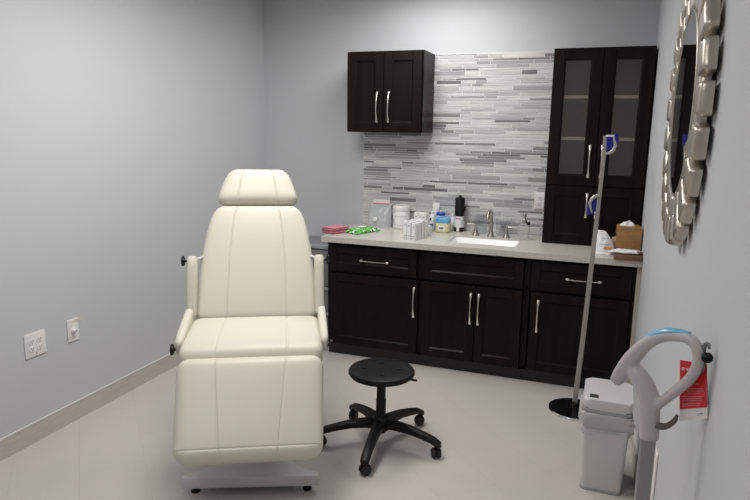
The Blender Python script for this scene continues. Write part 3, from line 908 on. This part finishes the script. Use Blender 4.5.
# ------------------------------------------------------------------ things on the counter
Z = CT + .0008
def folded(wx, wy, h, seed, am=.003):
    bm = bmesh.new()
    nx, ny = 14, 12
    xs = [-1 + 2 * i / nx for i in range(nx + 1)]; ys = [-1 + 2 * i / ny for i in range(ny + 1)]
    def fn(x, y, z):
        n = noise.noise(V((x * 1.3 + seed, y * 1.3, seed))) * am
        e = 1 + .02 * noise.noise(V((x * 2, y * 2, seed * 3)))
        return V((x * wx / 2 * e, y * wy / 2 * e, (h / 2 + z * h / 2) + max(0, n)))
    return grid_box(xs, ys, [-1, 0, 1], fn)
ordn = ['lowest', 'second from the bottom', 'middle', 'second from the top', 'topmost']
for k in range(5):
    o = obj('folded_cloth', folded(.120, .175, .0065, k * 1.7), 'pink', loc=(.902 + .003 * math.sin(k * 2), -.545 + .004 * math.cos(k * 3), Z + .0100 * k), rot=(0, 0, R(-24 + 1.2 * math.sin(k * 5))))
    tag(o, 'folded pink cloth at the counter end, %s in its stack of five' % ordn[k], 'cloth', 'stack of folded pink cloths')
def pack(wx, wy, h):
    n = 16; xs = [-1 + 2 * i / n for i in range(n + 1)]
    def fn(x, y, z):
        e = (1 - abs(x) ** 3) * (1 - abs(y) ** 3)
        return V((x * wx / 2, y * wy / 2, max(.0, .004 + (z * .5 + .5) * (.003 + (h - .004) * max(0, e) ** .6) + (.006 * noise.noise(V((x * 2.2, y * 2.2, 1))) if z > 0 else 0))))
    return grid_box(xs, xs, [-1, 1], fn)
t = thing('wipes_packet', 'green patterned soft packet lying by the pink cloths', 'packet', (1.075, -.425, Z), R(-22))
obj('wrapper', pack(.140, .270, .034), 'green_pack', t)
bm = bmesh.new(); prism(bm, rrect(-.035, .020, -.035, .035, .015), .0385, .0405, .001); obj('flap_label', bm, 'paper', t)['label'] = 'white resealable flap'

t = thing('zip_bag', 'clear grey zip bag with pink strip standing against the mosaic tile', 'bag', (1.100, -.105, Z), R(4))
n = 16; xs = [-1 + 2 * i / n for i in range(n + 1)]
def zfn(x, y, z):
    v = (z + 1) / 2; th = .034 * (1 - v) ** .7 * (1 - abs(x) ** 4) + .0015
    return V((x * (.086 + .014 * (1 - v)), y * th + .050 * v ** 1.4 + .003 * noise.noise(V((x * 3, z * 3, y))), v * .188))
obj('pouch', grid_box(xs, [-1, 0, 1], xs, zfn), 'zip', t, sharp=70)
bm = B(-.070, .072, .044, .053, .170, .214, .002, 1); obj('zip_band', bm, 'paper', t)['label'] = 'white header band'
obj('pink_strip', B(-.070, .072, .041, .0445, .176, .184), 'magenta', t, smooth=False)['label'] = 'pink zip strip'
obj('round_cap', LT([(.017, 0), (.017, .006), (.014, .008)], 24), 'white_plastic', t, loc=(-.028, -.033, .060), rot=(R(78), 0, 0))['label'] = 'white round cap inside the bag'

t = thing('wipes_canister', 'white round wipes canister beside the zip bag', 'canister', (1.286, -.110, Z))
obj('body', LT([(.062, 0), (.067, .004), (.067, .138), (.065, .141)], 40), 'white_plastic', t)
obj('lid', LT([(.068, .1415), (.070, .146), (.070, .172), (.065, .182), (.061, .183), (.060, .179), (.002, .179)], 40), 'white_plastic', t)
def wrap(r, z0, z1, a0, a1, n=16, th=.0006):
    bm = bmesh.new(); pr = None
    for i in range(n + 1):
        a = R(a0 + (a1 - a0) * i / n); c = [bm.verts.new((r * math.cos(a), r * math.sin(a), z)) for z in (z0, z1)]
        if pr: bm.faces.new((pr[0], c[0], c[1], pr[1]))
        pr = c
    return bm
obj('label_print', wrap(.0675, .04, .075, 215, 225), 'print', t)
obj('label_print', wrap(.0676, .100, .102, 200, 330), 'print', t)
obj('label_print', wrap(.0676, .030, .0315, 200, 330), 'print', t)

# white cartons
def carton(loc, rz, w, d, h, label, group, m='carton', top='carton', marks=True):
    t = thing('carton', label, 'box', loc, rz, group)
    obj('carton_body', B(-w / 2, w / 2, -d / 2, d / 2, 0, h, .0008, 1), m, t, smooth=False)
    obj('top_flap', B(-w / 2 + .0015, w / 2 - .0015, -d / 2 + .0015, d / 2 - .0015, h, h + .0018), top, t, smooth=False)
    if marks:
        obj('print_mark', B(-.003, .004, -d / 2 - .0004, -d / 2, h * .77, h * .84), 'ink_black', t, smooth=False)
        obj('print_mark', B(-w * .38, w * .38, -d / 2 - .0004, -d / 2, h * .20, h * .235), 'print', t, smooth=False)
        obj('print_mark', B(-w * .38, w * .30, -d / 2 - .0004, -d / 2, h * .09, h * .115), 'print', t, smooth=False)
    return t
rz = R(-17); ux = V((math.cos(rz), math.sin(rz), 0)); uy = V((-math.sin(rz), math.cos(rz), 0))
P0 = V((1.474, -.580, Z))
rows = ['front row', 'second row', 'third row', 'back row']; cols = ['left', 'middle', 'right']
for j in range(4):
    for i in range(3):
        hh = .128 if (i == 0 or j > 1) else .122
        p = P0 + ux * (i * .0385 + .002 * math.sin(7 * j + 3 * i)) + uy * (j * .044)
        if i: p = p - uy * .006
        carton(p, rz + R(2.6 * math.sin(5 * i + 3 * j)), .0310, .035, hh + .004 * math.sin(9 * i + 4 * j), 'slim white carton, %s, %s of three, in the front carton cluster' % (rows[j], cols[i]), 'slim white cartons on the counter', marks=(j == 0 or i == 2))
P1 = V((1.478, -.300, Z))
for i in range(3):
    carton(P1 + ux * (i * .035), rz, .033, .050, .160, 'tall cream-topped carton, %s of three behind the slim white cartons' % cols[i], 'tall cream-topped cartons', 'carton', 'carton_cream')
carton(V((1.588, -.385, Z)), rz, .034, .034, .075, 'smallest white carton, standing alone right of the carton cluster', None)

# bottles and jars
t = thing('pump_bottle', 'white pump bottle with purple and blue marks behind the cartons', 'bottle', (1.548, -.128, Z))
obj('body', LT([(.018, 0), (.021, .004), (.021, .110), (.016, .125), (.010, .130)], 28), 'white_plastic', t)
obj('pump_cap', LT([(.012, .1305), (.013, .134), (.013, .150), (.007, .153), (.007, .163)], 20), 'white_plastic', t)
obj('label_panel', wrap(.0215, .078, .100, 200, 262), 'purple', t)['label'] = 'dark purple label'
obj('label_panel', wrap(.0215, .035, .054, 222, 300), 'blue_cap', t)['label'] = 'royal blue label'
t = thing('cream_tube', 'white squeeze tube standing on its cap behind the pump bottle', 'tube', (1.557, -.058, Z))
obj('cap', LT([(.018, 0), (.019, .003), (.018, .028), (.010, .030)], 24), 'white_plastic', t)
bm = bmesh.new(); pr = None
for k in range(10):
    f = k / 9; z = .0305 + .182 * f; rx = .020 + .008 * f; ry = .020 * (1 - f) ** .8 + .0015
    cur = [bm.verts.new((rx * math.cos(2 * math.pi * i / 24), ry * math.sin(2 * math.pi * i / 24), z)) for i in range(24)]
    if pr:
        for i in range(24): bm.faces.new((pr[i], pr[(i + 1) % 24], cur[(i + 1) % 24], cur[i]))
    else: bm.faces.new(cur)
    pr = cur
bm.faces.new(pr); obj('tube_body', bm, 'white_plastic', t)
t = thing('spray_jar', 'white jar with royal blue lid and nozzle behind the yellow jar', 'jar', (1.603, -.085, Z))
obj('body', LT([(.030, 0), (.033, .004), (.033, .114), (.030, .118)], 32), 'white_plastic', t)
l = obj('lid', LT([(.035, .1185), (.036, .122), (.036, .137), (.033, .141), (.008, .142)], 32), 'blue_cap', t)
obj('nozzle', LT([(.007, .1425), (.007, .156), (.004, .159)], 14), 'white_plastic', l)
t = thing('jelly_jar', 'squat pale yellow jar with light blue lid on the counter', 'jar', (1.648, -.178, Z))
def oblong(bm, prof, ex=1.25, n=36):
    pr = None
    for r, z in prof:
        cur = []
        for i in range(n):
            a = 2 * math.pi * i / n; c, s = math.cos(a), math.sin(a)
            q = (abs(c) ** 3.2 + abs(s) ** 3.2) ** (-1 / 3.2)
            cur.append(bm.verts.new((r * ex * c * q, r * s * q, z)))
        if pr:
            for i in range(n): bm.faces.new((pr[i], pr[(i + 1) % n], cur[(i + 1) % n], cur[i]))
        else: bm.faces.new(cur)
        pr = cur
    bm.faces.new(pr); return bm
obj('body', oblong(bmesh.new(), [(.036, 0), (.042, .005), (.045, .020), (.045, .066), (.042, .077)]), 'yellow_jelly', t)
obj('lid', oblong(bmesh.new(), [(.044, .0775), (.046, .080), (.046, .108), (.043, .113)]), 'aqua_lid', t)
bm = B(-.030, .026, -.0472, -.0458, .018, .056, 0); o = obj('front_label', bm, 'paper', t, smooth=False); o['label'] = 'white label with small print'
obj('label_print', B(-.018, .012, -.0477, -.0473, .030, .046), 'print', o, smooth=False)
t = thing('small_bottle', 'small white capped bottle between yellow jar and black spray can', 'bottle', (1.692, -.050, Z))
obj('body', LT([(.015, 0), (.017, .003), (.017, .095), (.011, .103)], 24), 'white_plastic', t)
obj('cap', LT([(.012, .1035), (.012, .128), (.010, .130)], 20), 'white_plastic', t)
t = thing('spray_can', 'tall black dispenser with white label band left of the sink', 'bottle', (1.752, -.078, Z))
obj('base', LT([(.036, 0), (.038, .003), (.038, .034)], 32), 'black', t)
b = obj('label_band', LT([(.0385, .0345), (.0385, .120)], 32), 'paper', t); b['label'] = 'white label band'
obj('body', LT([(.038, .1205), (.038, .253), (.034, .264), (.020, .268)], 32), 'black', t)
obj('nozzle', LT([(.012, .2685), (.012, .278), (.007, .284)], 16), 'black', t)
obj('side_button', B(.036, .047, -.012, .012, .16, .20, .004), 'black', t)
obj('label_print', wrap(.0389, .100, .106, 235, 300), 'red_print', b); obj('label_print', wrap(.0389, .072, .078, 310, 325), 'ink_black', b)
obj('paper_strip', wrap(.0392, .004, .0345, 252, 286), 'paper', t)['label'] = 'white strip down the base'

def glass_jar(x, y, h, r, label):
    t = thing('glass_jar', label, 'jar', (x, y, Z), 0, 'clear glass jars behind the faucet')
    obj('body', LT([(.002, .001), (r - .005, .001), (r, .006), (r, h), (r - .003, h + .002), (r - .0035, h), (r - .0035, .010), (r - .007, .006), (.002, .006)], 40, caps=False), 'clear', t)
    l = obj('lid', LT([(r - .001, h + .0025), (r + .001, h + .006), (r - .001, h + .012), (.030, h + .020), (.004, h + .022)], 40), 'clear', t)
    obj('lid_knob', LT([(.006, h + .0225), (.013, h + .030), (.014, h + .038), (.008, h + .046), (.001, h + .047)], 24), 'clear', l)
glass_jar(1.905, -.085, .142, .068, 'clear lidded glass jar behind the left tap handle, taller of the pair')
glass_jar(2.100, -.090, .115, .060, 'clear lidded glass jar behind the right tap handle, shorter of the pair')

t = thing('faucet', 'brushed nickel arched faucet spout at the back of the sink', 'faucet', (2.026, -.222, Z))
obj('base', LT([(.027, 0), (.026, .006), (.018, .022), (.014, .045), (.0135, .085), (.016, .088), (.016, .094), (.011, .097)], 28), 'nickel', t)
sp = [V((0, 0, .09)), V((0, 0, .150)), V((-.001, -.004, .176)), V((-.004, -.020, .194)), V((-.008, -.045, .199)), V((-.011, -.068, .188)), V((-.013, -.085, .160)), V((-.014, -.092, .138))]
obj('spout', SW(sp, [(.0115, .0115)] * 5 + [(.012, .012), (.0125, .0125), (.012, .012)], n=20, smooth_path=2), 'nickel', t)
def tap(x, y, s, label):
    t = thing('water_tap', label, 'tap', (x, y, Z), 0, 'tap handles of the sink')
    obj('base', LT([(.026, 0), (.025, .005), (.017, .020), (.012, .040), (.010, .078), (.011, .082), (.010, .088)], 24), 'nickel', t)
    obj('lever', SW([V((0, 0, .078)), V((s * .020, -.003, .080)), V((s * .055, -.008, .083)), V((s * .068, -.010, .084))], [(.006, .006), (.006, .005), (.005, .0035), (.003, .002)], n=12), 'nickel', t)
tap(1.908, -.203, -1, 'brushed nickel tap left of the faucet spout, lever pointing left')
tap(2.140, -.223, 1, 'brushed nickel tap right of the faucet spout, lever pointing right')

t = thing('soap_dispenser', 'clear glass soap dispenser with nickel pump right of the sink', 'soap dispenser', (2.268, -.235, Z))
obj('bottle', LT([(.002, .001), (.036, .001), (.042, .006), (.042, .095), (.036, .108), (.018, .116), (.016, .122)], 36, caps=False), 'frost_clear', t)
obj('pump_collar', LT([(.019, .1205), (.019, .140), (.012, .144), (.008, .150), (.008, .165), (.013, .167), (.013, .182), (.009, .186)], 24), 'nickel', t)
obj('pump_spout', SW([V((0, 0, .176)), V((.0, -.030, .178)), V((0, -.042, .172))], [(.006, .006), (.005, .005), (.004, .004)], n=12), 'nickel', t)
obj('stopper', LT([(.011, .108), (.012, .112), (.012, .126), (.009, .128)], 16, cx=.031), 'black', t)

# cutting-board tray, tissue box, wrappers
t = thing('wood_tray', 'flat dark wood board at the counter front edge by the right wall', 'tray', (2.966, -.600, Z))
bm = bmesh.new(); prism(bm, rrect(-.082, .082, -.158, .158, .008), 0, .026, .003); obj('board', bm, 'wood_dark', t)
t = thing('tissue_box', 'bamboo tissue box standing on the dark wood board', 'tissue box', (2.966, -.512, Z + .0268), R(3))
bm = bmesh.new(); pr = rrect(-.073, .073, 0, .158, .012, 5)
prism(bm, pr, -.064, .064, .002)
for v in bm.verts:
    x, y, z = v.co; v.co = (x, z, y)
b = obj('box_body', bm, 'wood', t, sharp=30)
bm = bmesh.new()
nn = 14; xs = [-1 + 2 * i / nn for i in range(nn + 1)]
def tfn(x, y, z):
    e = max(0, 1 - x * x) * max(0, 1 - y * y)
    return V((-.012 + x * .045 + .01 * noise.noise(V((x * 2, y * 2, 4))), y * .030, .1585 + z * .001 + .001 + e * (.018 + .030 * (noise.noise(V((x * 2.2 + 3, y * 1.5, 1))) + .3))))
obj('tissue', grid_box(xs, xs, [-1, 1], tfn), 'tissue', t, sharp=70)['label'] = 'white tissue pulled from the top'

def crumple(sx, sy, sz, seed, flat=0.):
    bm = bmesh.new(); bmesh.ops.create_icosphere(bm, subdivisions=4, radius=1)
    for v in bm.verts:
        p = v.co.copy(); q = p * 2.1 + V((seed, seed * 2, 0))
        k = 1 + .28 * noise.noise(q) + .16 * abs(noise.noise(q * 2.3)) + .06 * noise.noise(q * 5)
        v.co = V((p.x * k * sx, p.y * k * sy, max(-sz, p.z * k * sz) + sz))
    return bm
t = thing('crumpled_wrapper', 'crumpled white wrapper lying on the front of the wood board', 'wrapper', (2.957, -.655, Z + .0270), R(4))
obj('wrapper_body', crumple(.092, .050, .012, 2), 'tissue', t, sharp=80)
obj('print_mark', B(-.075, -.035, -.030, -.027, .020, .027, .001), 'red_print', t, rot=(0, R(18), 0))
obj('wrapper_end', crumple(.018, .016, .008, 6), 'red_print', t, loc=(.074, -.025, .006))['label'] = 'dark red torn end'
t = thing('paper_bag', 'white printed paper sachet bag beside the bamboo tissue box', 'bag', (2.828, -.570, Z), R(5))
n = 18; xs = [-1 + 2 * i / n for i in range(n + 1)]
def bfn(x, y, z):
    v = (z + 1) / 2; th = .040 * (1 - .8 * v) * (1 - abs(x) ** 4 * .8) + .002
    top = .150 - .055 * max(0, x) - .030 * (x + 1) ** 2 * .2
    return V((x * (.056 + .006 * math.sin(v * 5)) , y * th + .006 * noise.noise(V((x * 2.5, v * 3, y))) + .012 * v, v * top + .004 * noise.noise(V((x * 3, v * 4, 9)))))
obj('bag_body', grid_box(xs, [-1, 0, 1], xs, bfn), 'tissue', t, sharp=70)
obj('print_mark', B(-.010, .042, -.0415, -.039, .030, .044, .001, 1), 'orange', t, rot=(R(-8), 0, 0))['label'] = 'orange print'
obj('print_mark', B(-.035, .035, -.0405, -.036, .056, .062, .001, 1), 'bluegrey', t, rot=(R(-12), 0, 0))['label'] = 'pale blue print'
obj('print_mark', B(-.030, .018, -.036, -.031, .092, .098, .001, 1), 'bluegrey', t, rot=(R(-14), 0, 0))['label'] = 'pale blue print'
t = thing('peach_sachet', 'small peach wrapped sachet leaning between paper bag and tissue box', 'sachet', (2.872, -.500, Z), R(-10))
bm = bmesh.new()
prism(bm, [(-.022, 0), (.022, 0), (.026, .110), (-.004, .098)], -.006, .006, .003)
for v in bm.verts:
    x, y, z = v.co; v.co = (x, z, y)
obj('sachet_body', bm, 'peach', t)

# ------------------------------------------------------------------ light
def area(name, loc, sx, sy, power, color=(1, .985, .96), rot=(0, 0, 0), spread=180):
    l = bpy.data.lights.new(name, 'AREA'); l.shape = 'RECTANGLE'; l.size = sx; l.size_y = sy; l.energy = power; l.color = color; l.spread = R(spread)
    o = bpy.data.objects.new(name, l); COL.objects.link(o); o.location = loc; o.rotation_euler = rot; return o
area('troffer_or_fill', (1.55, -4.4, 2.735), .6, 1.2, 16)  # fill lamp added to even out the room light, no fixture known here
area('troffer_or_fill', (1.60, -.72, 2.735), .7, .6, 18)
area('troffer_or_fill', (1.20, -2.2, 2.735), .6, 1.2, 34, spread=172)
w = bpy.data.worlds.new('World'); bpy.context.scene.world = w; w.use_nodes = True
w.node_tree.nodes['Background'].inputs[0].default_value = (.6, .62, .65, 1); w.node_tree.nodes['Background'].inputs[1].default_value = .3

# ------------------------------------------------------------------ camera
cam = bpy.data.cameras.new('camera'); co = bpy.data.objects.new('camera', cam); COL.objects.link(co)
rv, uv, fv = V((.93914552, .34321397, .01448665)), V((-.07867782, .17385507, .98162326)), V((-.33438824, .92302686, -.19027853))
m = Matrix((rv, uv, -fv)).transposed().to_4x4(); m.translation = V((2.7768984, -4.83388384, 1.68873347))
co.matrix_world = m
cam.sensor_width = 36; cam.lens = 621.4716 / 750 * 36; cam.clip_start = .02
bpy.context.scene.camera = co
vs = bpy.context.scene.view_settings
vs.view_transform = 'Standard'; vs.look = 'None'; vs.exposure = 0; vs.gamma = 1
